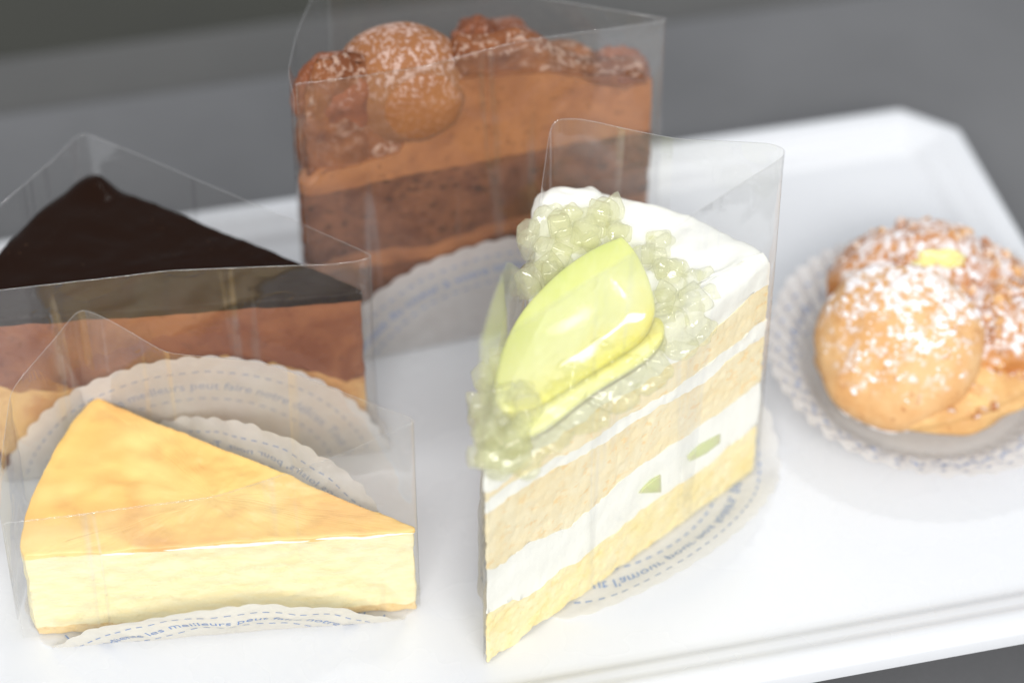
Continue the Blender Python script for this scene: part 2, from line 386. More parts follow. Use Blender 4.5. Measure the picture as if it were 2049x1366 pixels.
# ---------------------------------------------------------------- the tray
U0, U1, VF, VB = -20.0, 14.95, -10.85, 8.95
def tray_outline(d):
    ch = max(0.25, 1.35 - d * 0.75)
    a, b, c, e = U0 + d, U1 - d, VF + d, VB - d
    pts = [(b - ch, c), (b, c + ch), (b, e - ch), (b - ch, e), (a + ch, e), (a, e - ch), (a, c + ch), (a + ch, c)]
    out = []
    rr = min(0.12, ch * 0.25)
    for i in range(8):                       # round every corner a little
        p = Vector(pts[i]); q0 = Vector(pts[i - 1]); q1 = Vector(pts[(i + 1) % 8])
        e0 = (q0 - p).normalized(); e1 = (q1 - p).normalized()
        for t in range(5):
            t = t / 4; s0 = p + e0 * rr; s1 = p + e1 * rr
            out.append(s0 * (1 - t) ** 2 + p * 2 * t * (1 - t) + s1 * t * t)
    return out
tray = thing('serving_tray', 'white plastic serving tray with cut corners holding all the cakes on the grey counter', 'tray', (0, 0, TZ))
def tray_rings(prof, cap):
    mb_v = []; mb_f = []
    N = len(tray_outline(0))
    for d, z in prof:
        for p in tray_outline(d): mb_v.append(uv(p.x, p.y, z))
    for j in range(len(prof) - 1):
        for i in range(N):
            a = j * N + i; b = j * N + (i + 1) % N; mb_f.append((a, b, b + N, a + N))
    if cap: mb_f.append(tuple(range((len(prof) - 1) * N, len(prof) * N)))
    return mb_v, mb_f
v, f = tray_rings([(0.0, -0.02), (0.0, .30), (.03, .38), (.10, .43), (.20, .45), (.50, .45), (.62, .435), (.75, .37), (.88, .30), (1.0, .27),
                   (1.15, .25), (1.28, .20), (1.40, .11), (1.50, .045), (1.64, .01), (1.8, 0)], True)
build('tray_bed', v, f, M['tray'], tray, sharp=70)
v, f = tray_rings([(0.0, -0.02), (.12, -.03), (.14, .2), (.55, .22), (1.5, -1.1), (1.6, -1.24), (2.2, -1.245)], True)
build('tray_foot', v, f[:-1] + [tuple(reversed(f[-1]))], M['tray'], tray, sharp=40)

# ---------------------------------------------------------------- wedge solids
def wedge_outline(T, A, B, r=(0.12, 0.15, 0.15), bulge=0.5, n=70, m=36):
    """closed outline T -> A -> arc -> B -> T with small round corners"""
    T, A, B = Vector(T[:2]), Vector(A[:2]), Vector(B[:2])
    mid = (A + B) / 2; out = (mid - T).normalized() * bulge
    raw = []
    for i in range(n): raw.append(T.lerp(A, i / n))
    for i in range(m):
        t = i / m; raw.append(A.lerp(B, t) + out * 4 * t * (1 - t))
    for i in range(n): raw.append(B.lerp(T, i / n))
    N = len(raw)
    for it in range(14):                        # smooth the corners only
        new = list(raw)
        for c, w in ((0, r[0]), (n, r[1]), (n + m, r[2])):
            k = max(1, int(w * 8))
            for j in range(-k, k + 1):
                i = (c + j) % N
                new[i] = raw[i] * 0.5 + (raw[i - 1] + raw[(i + 1) % N]) * 0.25
        raw = new
    return raw
def slab(name, outline, zlo, zhi, mat, parent, levels=8, rings=10, disp=0.03, dsc=2.0, inset=0.0, lean=(0, 0), dome=0.0, seed=0.0,
         wob=0.0, pore=0.0, top_amp=0.0, sharp=55):
    N = len(outline); cen = sum(outline, Vector((0, 0))) / N
    vs = []; fs = []
    nor = []
    for i in range(N):
        t = outline[(i + 1) % N] - outline[i - 1]; nor.append(Vector((t.y, -t.x)).normalized())
    if (outline[0] - cen).dot(nor[0]) < 0: nor = [-x for x in nor]
    def P(q, z): return Vector((q.x + lean[0] * z, q.y + lean[1] * z, z))
    for j in range(levels + 1):
        t = j / levels
        for i, q in enumerate(outline):
            a, b = zlo(q.x, q.y), zhi(q.x, q.y)
            a += wob * nz((q.x, q.y, a * 2), 1.6, 4); b += wob * nz((q.x, q.y, b * 2), 1.6, 4)
            z = a + (b - a) * t
            e = disp * nz((q.x, q.y, z * 1.3), dsc, 4) - inset
            if pore: e -= pore * min(1, max(0, nz((q.x, q.y, z * 1.4), 4.2, 3) - .30) * 4)
            if dome: e -= dome * max(0, (t - 0.75) / 0.25) ** 2
            qq = q + nor[i] * e
            vs.append(P(qq, z))
    for j in range(levels):
        for i in range(N):
            a = j * N + i; b = j * N + (i + 1) % N; fs.append((a, b, b + N, a + N))
    def cap(base, zf, flip, sd):
        nonlocal vs, fs
        prev = base
        ref = [vs[base + i].copy() for i in range(N)]
        c3 = sum(ref, Vector()) / N
        for k in range(1, rings):
            s = 1 - k / rings
            st = len(vs)
            for i in range(N):
                p = c3.lerp(ref[i], s); q = outline[i] * s + cen * (1 - s)
                z = zf(q.x, q.y); z += wob * nz((q.x, q.y, z * 2), 1.6, 4)
                if not flip: z += top_amp * nz((q.x, q.y, seed), 0.7, 3) * min(1, k / rings * 2.5)
                vs.append(Vector((p.x, p.y, z)))
            for i in range(N):
                a, b = prev + i, prev + (i + 1) % N; c, d = st + (i + 1) % N, st + i
                fs.append((d, c, b, a) if flip else (a, b, c, d))
            prev = st
        st = len(vs); vs.append(sum((vs[prev + i] for i in range(N)), Vector()) / N)
        for i in range(N):
            a, b = prev + i, prev + (i + 1) % N
            fs.append((st, b, a) if flip else (a, b, st))
    cap(0, zlo, True, 9); cap(levels * N, zhi, False, 2)
    return build(name, vs, fs, mat, parent, sharp=sharp)
def const(z): return lambda x, y: z
def along(P, pts, axis=None):
    """height as a function of the distance from P (or along an axis)"""
    def f(x, y):
        d = math.hypot(x - P[0], y - P[1]) if axis is None else (x - P[0]) * axis.x + (y - P[1]) * axis.y
        return lerp_list(pts, d)
    return f

# ---------------------------------------------------------------- film strips and glassine papers
def film(name, pts, label, seed=0.0, group='clear films round the cake slices', sub=10, wav=0.05, extra=None):
    """pts: (x, y, z_low, z_high) along the strip; corners are rounded where points sit close"""
    path = []
    for a, b in zip(pts, pts[1:]):
        L = math.hypot(b[0] - a[0], b[1] - a[1]); n = max(2, int(L / 0.12))
        for i in range(n):
            t = i / n; path.append([a[k] + (b[k] - a[k]) * t for k in range(4)])
    path.append(list(pts[-1]))
    for it in range(7):
        q = [list(x) for x in path]
        for i in range(1, len(path) - 1):
            for k in range(4): q[i][k] = path[i][k] * .5 + (path[i - 1][k] + path[i + 1][k]) * .25
        path = q
    vs = []; fs = []; m = []
    nl = 14
    nor = []
    for i in range(len(path)):
        a = path[max(0, i - 1)]; b = path[min(len(path) - 1, i + 1)]
        t = Vector((b[0] - a[0], b[1] - a[1])); nor.append(Vector((t.y, -t.x)).normalized())
    for i, p in enumerate(path):
        for j in range(nl + 1):
            t = j / nl; z = p[2] + (p[3] - p[2]) * t
            w = wav * t * nz((p[0] * .5, p[1] * .5, z * .25 + seed), 0.6, 2)
            if extra: w += extra(p[0], p[1], z, t)
            vs.append(Vector((p[0] + nor[i].x * w, p[1] + nor[i].y * w, z)))
    k = nl + 1
    for i in range(len(path) - 1):
        for j in range(nl): a = i * k + j; fs.append((a, a + k, a + k + 1, a + 1)); m.append(0)
    E = 0.006                                # the cut edge of the film, with its thickness
    st = len(vs)
    for i in range(len(path)):
        c = vs[i * k + nl]; d = Vector((nor[i].x, nor[i].y, 0)) * E
        vs += [c + d, c - d, c + d - Vector((0, 0, E * 1.5)), c - d - Vector((0, 0, E * 1.5))]
    for i in range(len(path) - 1):
        a = st + i * 4; b = a + 4; fs += [(a, b, b + 1, a + 1), (a + 2, b + 2, b, a), (a + 1, b + 1, b + 3, a + 3)]; m += [1] * 3
    for i in (0, len(path) - 1):
        st = len(vs); d = Vector((nor[i].x, nor[i].y, 0)) * E; t3 = Vector((-d.y, d.x, 0)) * 1.5
        for j in range(k): c = vs[i * k + j]; vs += [c + d, c - d, c + d + t3, c - d + t3]
        for j in range(k - 1):
            a = st + j * 4; b = a + 4; fs += [(a, a + 1, b + 1, b), (a, b, b + 2, a + 2), (a + 1, a + 3, b + 3, b + 1)]; m += [1] * 3
    cx = sum(p[0] for p in path) / len(path); cy = sum(p[1] for p in path) / len(path)
    o = build(name, vs, fs, [M['film'], M['film_edge']], None, mi=m, origin=(cx, cy, 0), sharp=180)
    return tag(o, label, 'cake film', group)

PHRASE = ("La campagne et les ingrédients les meilleurs peut faire notre délices. "
          "Tout l'amour pour nos loisirs, pour nous. Tous les cadeaux du coeur à votre table. ")
def text_mesh(s, size):
    cu = bpy.data.curves.new('t', 'FONT'); cu.body = s; cu.size = size; cu.resolution_u = 2
    ob = bpy.data.objects.new('t', cu); col.objects.link(ob)
    dg = bpy.context.evaluated_depsgraph_get(); me = ob.evaluated_get(dg).to_mesh()
    vs = [v.co.copy() for v in me.vertices]; fs = [tuple(p.vertices) for p in me.polygons]
    ob.evaluated_get(dg).to_mesh_clear(); bpy.data.objects.remove(ob); bpy.data.curves.remove(cu)
    return vs, fs
TXT_V, TXT_F = text_mesh(PHRASE, 1.0)
TXT_W = max(v.x for v in TXT_V) + 0.3

def doily(name, label, c, Rad, fold, rot=0.0, scal=54, ink=True, inkmat='ink', arc=None, group='printed paper doilies under the pastries', ruf=0.0):
    """round paper with scalloped edge; fold(x, y) -> world point of the flat paper's point"""
    c = Vector((c[0], c[1]))
    o = thing(name, label, 'paper doily', (c.x, c.y, 0), group)
    nth, nr = 288, 56
    vs = [fold(c.x, c.y)]; fs = []
    for j in range(1, nr + 1):
        for i in range(nth):
            th = 2 * math.pi * i / nth
            edge = Rad + 0.10 * (abs(math.sin(th * scal / 2)) - 0.5)
            rr = edge * (j / nr) ** 0.8
            vs.append(fold(c.x + rr * math.cos(th), c.y + rr * math.sin(th)))
    for i in range(nth): fs.append((0, 1 + i, 1 + (i + 1) % nth))
    for j in range(nr - 1):
        for i in range(nth):
            a = 1 + j * nth + i; b = 1 + j * nth + (i + 1) % nth; fs.append((a, a + nth, b + nth, b))
    build('paper_sheet', vs, fs, M['paper'], o, sharp=180)
    if not ink: return o
    def surf(rho, th, side):
        def q(r_, t_): return fold(c.x + r_ * math.cos(t_), c.y + r_ * math.sin(t_))
        p = q(rho, th); a = q(rho + .02, th) - p; b = q(rho, th + .005) - p
        n = a.cross(b)
        n = n.normalized() if n.length > 1e-9 else Vector((0, 0, 1))
        return p + n * side
    EPS = 0.006
    rt = Rad - 1.10
    k = 2 * math.pi * rt / TXT_W
    mt = MB()
    for side in (EPS, -EPS):
        vv = [surf(rt + v.y * k * 0.95, rot + v.x * k / rt, side) for v in TXT_V]
        mt.add(vv, TXT_F)
    mt.build('printed_text', M[inkmat], o, smooth=False)
    md = MB()
    for rd in (Rad - .50, Rad - 1.42):
        nd = int(2 * math.pi * rd / 0.30)
        for q in range(nd):
            t0 = 2 * math.pi * q / nd; dt = 0.16 / rd; w = 0.019
            t0 += random.uniform(-.004, .004)
            for side in (EPS, -EPS):
                md.add([surf(rd - w, t0, side), surf(rd - w, t0 + dt, side), surf(rd + w, t0 + dt, side), surf(rd + w, t0, side)], [(0, 1, 2, 3)])
    ds = md.build('stitch_line_print', M[inkmat], o, smooth=False); ds['kind'] = 'stuff'
    return o

def folder(poly, alpha, margin=0.1, rb=0.25, z0=0.03, curl=None, seed=0.0, wav=0.05):
    """fold a sheet up around a convex polygon (counter-clockwise); alpha(normal azimuth) in radians"""
    P = [Vector(p[:2]) for p in poly]
    area = sum(P[i - 1].x * P[i].y - P[i].x * P[i - 1].y for i in range(len(P)))
    if area < 0: P.reverse()
    def f(x, y):
        p = Vector((x, y)); inside = True; best = None
        for i in range(len(P)):
            a, b = P[i - 1], P[i]; e = b - a; nn = Vector((e.y, -e.x)).normalized()
            if (p - a).dot(nn) > 0: inside = False
            t = max(0, min(1, (p - a).dot(e) / e.length_squared)); q = a + e * t
            d = (p - q).length
            if best is None or d < best[0]: best = (d, q, nn)
        zb = z0 + 0.012 * nz((x, y, seed), 1.5, 2)
        if inside or best[0] < margin: return Vector((x, y, z0))
        d, q, nn = best; nrm = (p - q).normalized(); d -= margin; q = q + nrm * margin
        az = math.atan2(nrm.y, nrm.x); al = max(0.02, alpha(az, p))
        if d < rb:
            o_ = rb / al * math.sin(al * d / rb); u_ = rb / al * (1 - math.cos(al * d / rb))
        else:
            o_ = rb / al * math.sin(al) + (d - rb) * math.cos(al); u_ = rb / al * (1 - math.cos(al)) + (d - rb) * math.sin(al)
        w = wav * min(1, d) * nz((x * .8, y * .8, seed), 1.0, 2)
        o_ += w * math.sin(al); u_ += w * math.cos(al) if al < 1 else 0
        return Vector((q.x + nrm.x * o_, q.y + nrm.y * o_, z0 + max(0, u_)))
    return f
def squash(cy, k, f):
    return lambda x, y: f(x, cy + (y - cy) * k if y > cy else y)
def az_table(tab):
    """smooth interpolation of (azimuth degrees, fold degrees) round the circle"""
    tab = sorted(tab)
    def g(az, p=None):
        a = math.degrees(az) % 360
        t = [(x % 360, y) for x, y in tab]; t.sort()
        t = [(t[-1][0] - 360, t[-1][1])] + t + [(t[0][0] + 360, t[0][1])]
        for (a0, b0), (a1, b1) in zip(t, t[1:]):
            if a0 <= a <= a1:
                s = (a - a0) / max(1e-6, a1 - a0); s = s * s * (3 - 2 * s); return R(b0 + (b1 - b0) * s)
        return R(t[0][1])
    return g
def off_poly(T, A, B, d):
    """the wedge's corners pushed outwards by d"""
    P = [Vector(T[:2]), Vector(A[:2]), Vector(B[:2])]; c = sum(P, Vector((0, 0))) / 3
    out = []
    for i in range(3):
        e0 = (P[i] - P[i - 1]).normalized(); e1 = (P[(i + 1) % 3] - P[i]).normalized()
        n0 = Vector((e0.y, -e0.x)); n1 = Vector((e1.y, -e1.x))
        if n0.dot(P[i] - c) < 0: n0 = -n0
        if n1.dot(P[i] - c) < 0: n1 = -n1
        b = (n0 + n1); out.append(P[i] + b * d / max(0.35, b.dot(n0)))
    return out

# ================================================================ 1. baked cheesecake
H = 2.75
cT, cA, cB = at(838, 1058, H), at(36, 1112, H), at(188, 790, H)
cT = Vector((cT.x, cT.y)); cA = Vector((cA.x, cA.y)); cB = Vector((cB.x, cB.y))
cut = wedge_outline(cT, cA, cB, r=(0.1, .1, .1), bulge=0.35, n=130)
lean = (-0.012 * 0, 0.0)
cc = (cT + cA + cB) / 3
cake = thing('cheesecake_slice', 'pale yellow baked cheesecake slice with browned golden top, front left on the tray', 'cake slice', (cc.x, cc.y, 0), 'cake slices on the tray')
slab('biscuit_base', cut, const(0.05), const(0.29), M['cheese_base'], cake, levels=4, disp=0.05, dsc=3, inset=0.02)
slab('cheese_filling', cut, const(0.29), const(H - .13), M['cheese'], cake, levels=26, disp=0.05, dsc=2.0, wob=.05, pore=.025)
slab('browned_top', cut, const(H - .13), lambda x, y: H + .02 * nz((x, y, 0), .8), M['cheese_top'], cake, levels=6, disp=0.05, dsc=1.2, inset=-0.012, dome=0.04, wob=0.05, top_amp=.06, rings=22)
# the pale torn skin left along the cut edge
ms = MB()
dirc = (cA - cT).normalized(); nrm = Vector((dirc.y, -dirc.x));
if nrm.y > 0: nrm = -nrm
for s0, s1, w in ((0.1, 2.4, .02), (2.5, 5.9, .028), (6.5, 7.3, .02)):
    n = int((s1 - s0) / .06); vs = []; fs = []
    for i in range(n + 1):
        s = s0 + (s1 - s0) * i / n; e = max(0.0, math.sin(math.pi * i / n)) ** .4
        ww = w * e * (1 + .8 * nz((s * 3, w * 50, 0), 1.3)); h0 = H - .10 + .05 * nz((s, 1, w * 10), 1.1)
        b = cT + dirc * s + nrm * .03
        for k in range(6):
            a = k / 6 * 2 * math.pi
            vs.append(Vector((b.x + nrm.x * .045 * e * math.cos(a), b.y + nrm.y * .045 * e * math.cos(a), h0 + ww * 1.3 * math.sin(a))))
    for i in range(n):
        for k in range(6): a = i * 6 + k; b2 = i * 6 + (k + 1) % 6; fs.append((a, a + 6, b2 + 6, b2))
    ms.add(vs, fs)
o = ms.build('torn_skin', M['cream'], cake)

def corner_pts(T, A, B, d):
    return off_poly(T, A, B, d)
# film: round the tip (right), the back side, the crust, and the front
p = corner_pts(cT, cA, cB, 0.10)
FT, FA, FB = p
hT = 6.15
zt = lambda px, py, P: on_plane(px, py, Vector((P.x, P.y, 0)), Vector((P.x + 1, P.y, 0)))[1]
zB = zt(190, 612, FB); zA = 5.0
bm_ = FA.lerp(FB, .5) + (FA.lerp(FB, .5) - FT).normalized() * .75
fo = (FA - FT).normalized()
film('cake_film', [(*(FA + fo * .25).lerp(FT, .02), .1, 3.9), (*FA.lerp(FT, .5), .1, 4.3), (*FA.lerp(FT, .8), .1, 5.3), (*FT.lerp(FA, .03), .1, hT), (*FT, .1, hT + .05), (*FT.lerp(FB, .03), .1, hT + .05),
     (*FT.lerp(FB, .45), .1, 6.05), (*FT.lerp(FB, .75), .1, zB - .45), (*FB.lerp(FT, .10), .1, zB - .1), (*FB, .1, zB), (*FB.lerp(bm_, .35), .1, zB - .15), (*bm_, .1, 5.2), (*(FA + fo * .3).lerp(bm_, .2), .1, 4.3)],
     'clear film standing around the yellow cheesecake slice, peaking at its back corner', 1.0)
# paper
poly = off_poly(cT, cA, cB, 0.28)
azn = math.degrees(math.atan2(nrm.y, nrm.x)) % 360
doily('paper_doily', 'blue printed paper doily folded up along the front of the yellow cheesecake', (-6.95, -5.3), 5.0,
      squash(-5.3, .78, folder(poly, az_table([(azn, 64), (azn - 35, 70), (180, 88), (62, 86), (100, 86), (0, 86), (azn + 40, 66), (20, 88)]), 0.0, 0.35, seed=3, wav=.16)), rot=R(-185))

# ================================================================ 2. glazed chocolate slice
H2 = 5.2
gT = at(742, 584, H2); gA = at(-66, 640, H2); gB = at(176, 352, H2)
gT = Vector((gT.x, gT.y)); gA = Vector((gA.x, gA.y)); gB = Vector((gB.x, gB.y))
gout = wedge_outline(gT, gA, gB, r=(0.5, .3, .9), bulge=.55)
gc = (gT + gA + gB) / 3
g = thing('chocolate_glazed_slice', 'cake slice with smooth dark chocolate glaze over brown mousse, behind the cheesecake', 'cake slice', (gc.x, gc.y, 0), 'cake slices on the tray')
slab('base_layer', gout, const(.05), const(.75), M['choc_sponge'], g, levels=4)
carf = lambda x, y: 2.7 + .35 * math.sin(x * .7) - .08 * (x + 4) + .55 * nz((x, y * .4, 2), .8, 4)
slab('caramel_layer', gout, const(.75), carf, M['caramel'], g, levels=10, disp=.03, wob=.12)
slab('mousse_layer', gout, carf, const(H2 - .22), M['choc_mousse'], g, levels=14, disp=.03, wob=.12)
slab('chocolate_glaze', gout, const(H2 - .25), lambda x, y: H2 + .28 * math.exp(-((x - gB.x - .25) ** 2 + (y - gB.y + .35) ** 2) / .3) - .12 * math.exp(-((x - gB.x - 1.0) ** 2 + (y - gB.y + .35) ** 2) / .12), M['glaze'], g, levels=8, disp=.03, dsc=1, inset=-.03, dome=.08, wob=.04, rings=24)
G = off_poly(gT, gA, gB, .12)
zfT = zt(747, 515, G[0]); zfB = zt(118, 262, G[2])
gm = G[1].lerp(G[2], .5) + (G[1].lerp(G[2], .5) - G[0]).normalized() * .6
film('cake_film', [(*G[1], .08, zfT - .25), (*G[1].lerp(G[0], .5), .08, zfT + .05), (*G[1].lerp(G[0], .9), .08, zfT - .1), (*G[0].lerp(G[1], .05), .08, zfT - .05), (*G[0], .08, zfT), (*G[0].lerp(G[2], .05), .08, zfT),
     (*G[0].lerp(G[2], .5), .08, zfT + .1), (*G[2].lerp(G[0], .1), .08, zfB), (*G[2], .08, zfB), (*G[2].lerp(gm, .3), .08, zfB - .15), (*gm, .08, zfT - .1), (*G[1].lerp(gm, .06), .08, zfT - .2)],
     'clear film wrapped around the dark glazed chocolate slice', 2.0)
poly = off_poly(gT, gA, gB, .2)
doily('paper_doily', 'pale paper doily standing upright against the front of the dark glazed slice, behind the cheesecake', (-7.95, -1.5), 4.9,
      folder(poly, az_table([(270, 87), (200, 80), (60, 80), (0, 60), (120, 80), (320, 75)]), 0, .15, seed=5, wav=.05), rot=R(-188), inkmat='ink_grey')

# ================================================================ 3. tall cocoa cake with the macaroon ball
kA = at(622, 729, 0); kT = at(1306, 600, 0)
kA2 = Vector((kA.x, kA.y)); kT2 = Vector((kT.x, kT.y))
kd = (kA2 - kT2).normalized(); Rm = Matrix.Rotation(R(-33), 2)
kB2 = kA2 + Vector((.75, 4.4))
kout = wedge_outline(kT2, kA2, kB2, r=(.25, .2, .3), bulge=.25)
kax = -kd                                   # runs from the left corner to the tip, along the face
def fz(px, py): return on_plane(px, py, kA, kT)
kc = (kA2 + kT2 + kB2) / 3
k = thing('cocoa_cake_slice', 'tall brown cocoa cake slice topped by a sugar dusted ball, rearmost on the tray', 'cake slice', (kc.x, kc.y, 0), 'cake slices on the tray')
b1 = [fz(*q) for q in ((625, 640), (750, 612), (900, 570), (1030, 545), (1300, 480))]
b2 = [fz(*q) for q in ((625, 560), (700, 535), (860, 520), (1000, 470), (1150, 445), (1300, 410))]
b3 = [fz(*q) for q in ((625, 392), (700, 378), (800, 352), (930, 330), (1080, 300), (1300, 262))]
b4 = [fz(*q) for q in ((625, 372), (640, 350), (760, 318), (802, 302), (818, 268), (865, 246), (882, 200), (915, 170), (960, 156), (1060, 150), (1150, 156), (1185, 170), (1230, 178), (1306, 165))]
b5 = [fz(*q) for q in ((625, 215), (640, 150), (700, 140), (780, 170), (900, 150), (930, 110), (1060, 95), (1190, 150), (1300, 140))]
L = lambda pts: along(kA2, pts, kax)
up_ = lambda f, d: (lambda x, y: f(x, y) + d)
def fall(x, y, start=.7):
    n2 = Vector((kd.y, -kd.x)); n2 = n2 if n2.y > 0 else -n2
    return max(0, (Vector((x, y)) - kA2).dot(n2) - start) * 1.15
b1 = b2
slab('lower_sponge', kout, const(.05), L(b1), M['choc_sponge'], k, levels=10, disp=.05, dsc=3)
slab('thin_mocha_band', kout, L(b1), up_(L(b1), .45), M['mocha'], k, levels=3, disp=.05, dsc=2, wob=.1)
slab('upper_sponge', kout, up_(L(b1), .45), L(b3), M['choc_sponge'], k, levels=18, disp=.05, dsc=3, wob=.1)
slab('mocha_cream', kout, L(b3), lambda x, y: max(L(b3)(x, y) + .1, L(b4)(x, y) - fall(x, y)), M['mocha'], k, levels=14, disp=.03, dsc=1.5, wob=.05)
crust_in = [q.copy() for q in kout]
slab('cocoa_crust', crust_in, lambda x, y: max(L(b3)(x, y) + .05, L(b4)(x, y) - fall(x, y) - .06), lambda x, y: max(max(L(b3)(x, y) + .1, L(b4)(x, y) - fall(x, y)) + .02, L(b5)(x, y) - fall(x, y, .5)), M['cocoa'], k, levels=12, disp=.10, dsc=1.6, inset=.22, dome=.3, wob=.12, rings=20)
nk = Vector((kd.y, -kd.x))                    # outwards from the visible face
if nk.y > 0: nk = -nk
def face_pt(px, py, back):
    s, z = fz(px, py); q = kA2 + kax * s - nk * back
    # push the point back along the sight line so that it still shows at px, py
    d = (FWD * FPX + RIGHT * (px - 1024.5) - UP * (py - 683)).normalized()
    X = CAM + d * ((Vector((kA2.x + kax.x * s, kA2.y + kax.y * s, z)) - CAM).length + back / -(Vector((nk.x, nk.y, 0)).dot(d)))
    return X
c0 = face_pt(806, 168, 1.0)
v, f = blob(c0, (1.72, 1.3, 1.6), 5, .04, 1.2, seed=3)
build('macaroon_ball', v, f, M['macaroon'], k)
def lump(px, py, back, r, seed, mat='cocoa_red', amp=.25, sc=1.6):
    v, f = blob(face_pt(px, py, back), r, 5, amp, sc, seed=seed, oct=5)
    return build('cocoa_lump', v, f, M[mat], k)
lump(676, 195, .9, (1.1, .8, 1.25), 1, amp=.12); lump(960, 120, 1.6, (.8, 1.1, .95), 2, amp=.28, sc=1.8); lump(1075, 150, 1.2, (1.5, 1.0, .85), 4, 'cocoa')
lump(1010, 110, 2.2, (1.0, 1.0, .8), 5); lump(1240, 160, .8, (.8, .7, .85), 6, amp=.28, sc=1.9); lump(1140, 145, 1.3, (.9, .8, .6), 8)
lump(725, 170, 1.5, (.8, .8, .7), 9, amp=.4); lump(668, 285, .62, (.95, .55, 1.7), 11, 'cocoa', amp=.08); lump(745, 300, .62, (1.1, .5, .7), 12, 'cocoa', amp=.08)
lump(905, 195, .5, (.9, .35, .7), 14, 'mocha', amp=.06); lump(865, 275, .4, (.8, .3, .7), 16, 'mocha', amp=.06)
K = off_poly(kT2, kA2, kB2, .14)               # T, A, B
zr = on_plane(1328, 42, Vector((*K[0], 0)), Vector((*K[1], 0)))[1]
zl = zr + .1
km = K[1].lerp(K[2], .5) + (K[1].lerp(K[2], .5) - K[0]).normalized() * .2
film('cake_film', [(*K[1].lerp(K[0], .03), .08, zl - .1), (*K[1].lerp(K[0], .35), .08, zl - .25), (*K[1].lerp(K[0], .6), .08, zl + .05), (*K[0].lerp(K[1], .05), .08, zr), (*K[0], .08, zr), (*K[0].lerp(K[2], .05), .08, zr),
     (*K[0].lerp(K[2], .5), .08, zr + .1), (*K[2].lerp(K[0], .06), .08, zr + .2), (*K[2], .08, zr + .2), (*K[2].lerp(km, .2), .08, zr + .2), (*km, .08, zr), (*K[1].lerp(km, .15), .08, zl), (*K[1].lerp(K[0], .02) - nk * -.03, .08, zl - .4)],
     'tall clear film around the cocoa cake slice at the back of the tray', 3.0)
poly = off_poly(kT2, kA2, kB2, .22)
kn = math.degrees(math.atan2(nk.y, nk.x)) % 360
mid = kA2.lerp(kT2, .52) - nk * 1.55
doily('paper_doily', 'paper doily standing in front of the tall cocoa cake, partly hidden by the melon cake', (mid.x, mid.y), 5.2,
      folder(poly, az_table([(kn, 86), (kn - 80, 80), (kn + 60, 80), (90, 80)]), 0, .15, seed=8, wav=.06), rot=R(-60))

# ================================================================ 4. melon shortcake
mT = at(972, 1330, 0); mA = at(1512, 940, 0)
mT2 = Vector((mT.x, mT.y)); mA2 = Vector((mA.x, mA.y)); md_ = (mA2 - mT2).normalized()
mB2 = mT2 + (Matrix.Rotation(R(36), 2) @ md_) * (mA2 - mT2).length
mout = wedge_outline(mT2, mA2, mB2, r=(.12, .15, .25), bulge=.5, n=200)
def mz(px, py): return on_plane(px, py, mT, mA)
def ML(pts): return along(mT2, sorted(mz(*q) for q in pts))
m1 = ML(((962, 1230), (1057, 1190), (1146, 1128), (1235, 1066), (1279, 1022), (1346, 982), (1501, 862)))
m2 = ML(((962, 1142), (991, 1140), (1057, 1088), (1146, 1048), (1257, 951), (1368, 875), (1510, 773)))
m3 = ML(((945, 1040), (969, 1030), (1066, 958), (1190, 900), (1257, 852), (1324, 812), (1390, 776), (1510, 684)))
m4 = ML(((945, 1012), (969, 1005), (1066, 938), (1190, 878), (1257, 832), (1324, 790), (1390, 752), (1510, 655)))
m5 = ML(((945, 985), (991, 975), (1084, 897), (1190, 822), (1279, 772), (1363, 716), (1429, 664), (1504, 593)))
m6 = ML(((935, 930), (990, 905), (1084, 835), (1190, 762), (1279, 705), (1363, 650), (1429, 602), (1508, 536)))
mc = (mT2 + mA2 + mB2) / 3
m = thing('melon_cake_slice', 'layered white cream and yellow sponge slice topped with melon, at the centre of the tray', 'cake slice', (mc.x, mc.y, 0), 'cake slices on the tray')
slab('base_sponge', mout, const(.05), m1, M['sponge_low'], m, levels=26, disp=.025, dsc=2.2, wob=.11, pore=.025)
slab('cream_filling', mout, m1, m2, M['cream'], m, levels=8, disp=.04, dsc=1.2, wob=.11, inset=.0)
slab('middle_sponge', mout, m2, m3, M['sponge'], m, levels=22, disp=.025, dsc=2.2, wob=.11, pore=.025)
slab('thin_cream_band', mout, m3, m4, M['cream'], m, levels=4, disp=.05, dsc=1.6, wob=.11, inset=-.005)
slab('top_sponge', mout, m4, m5, M['sponge'], m, levels=12, disp=.025, dsc=2.2, wob=.11, pore=.025)
slab('top_cream', mout, m5, m6, M['cream'], m, levels=10, disp=.07, dsc=.9, wob=.11, dome=.22, top_amp=.35, rings=18, inset=-.01)
# diced melon showing in the cream
mn = Vector((md_.y, -md_.x))
def chip(poly_px, depth=.5, out=.03, mat='rim', name='melon_dice'):
    pr = []
    for q in poly_px:
        s, z = mz(*q); pr.append((s, z))
    vs = []
    for o_ in (out, -depth):
        for s, z in pr: b = mT2 + md_ * s + mn * (o_ - (.03 if o_ > 0 else 0)); vs.append(Vector((b.x, b.y, z)))
    n = len(pr); fs = [tuple(range(n)), tuple(reversed(range(n, 2 * n)))] + [(i, i + n, (i + 1) % n + n, (i + 1) % n) for i in range(n)]
    ob = build(name, vs, fs, M[mat], m, smooth=False)
    bv = ob.modifiers.new('b', 'BEVEL'); bv.width = .03 * S; bv.segments = 2
    return ob
chip([(1277, 986), (1300, 962), (1321, 948), (1322, 984)], out=.07)
chip([(1376, 914), (1398, 890), (1440, 866), (1440, 884), (1412, 906), (1380, 922)], out=.07)

def zone(px, py, z): p_ = at(px, py, z); return p_
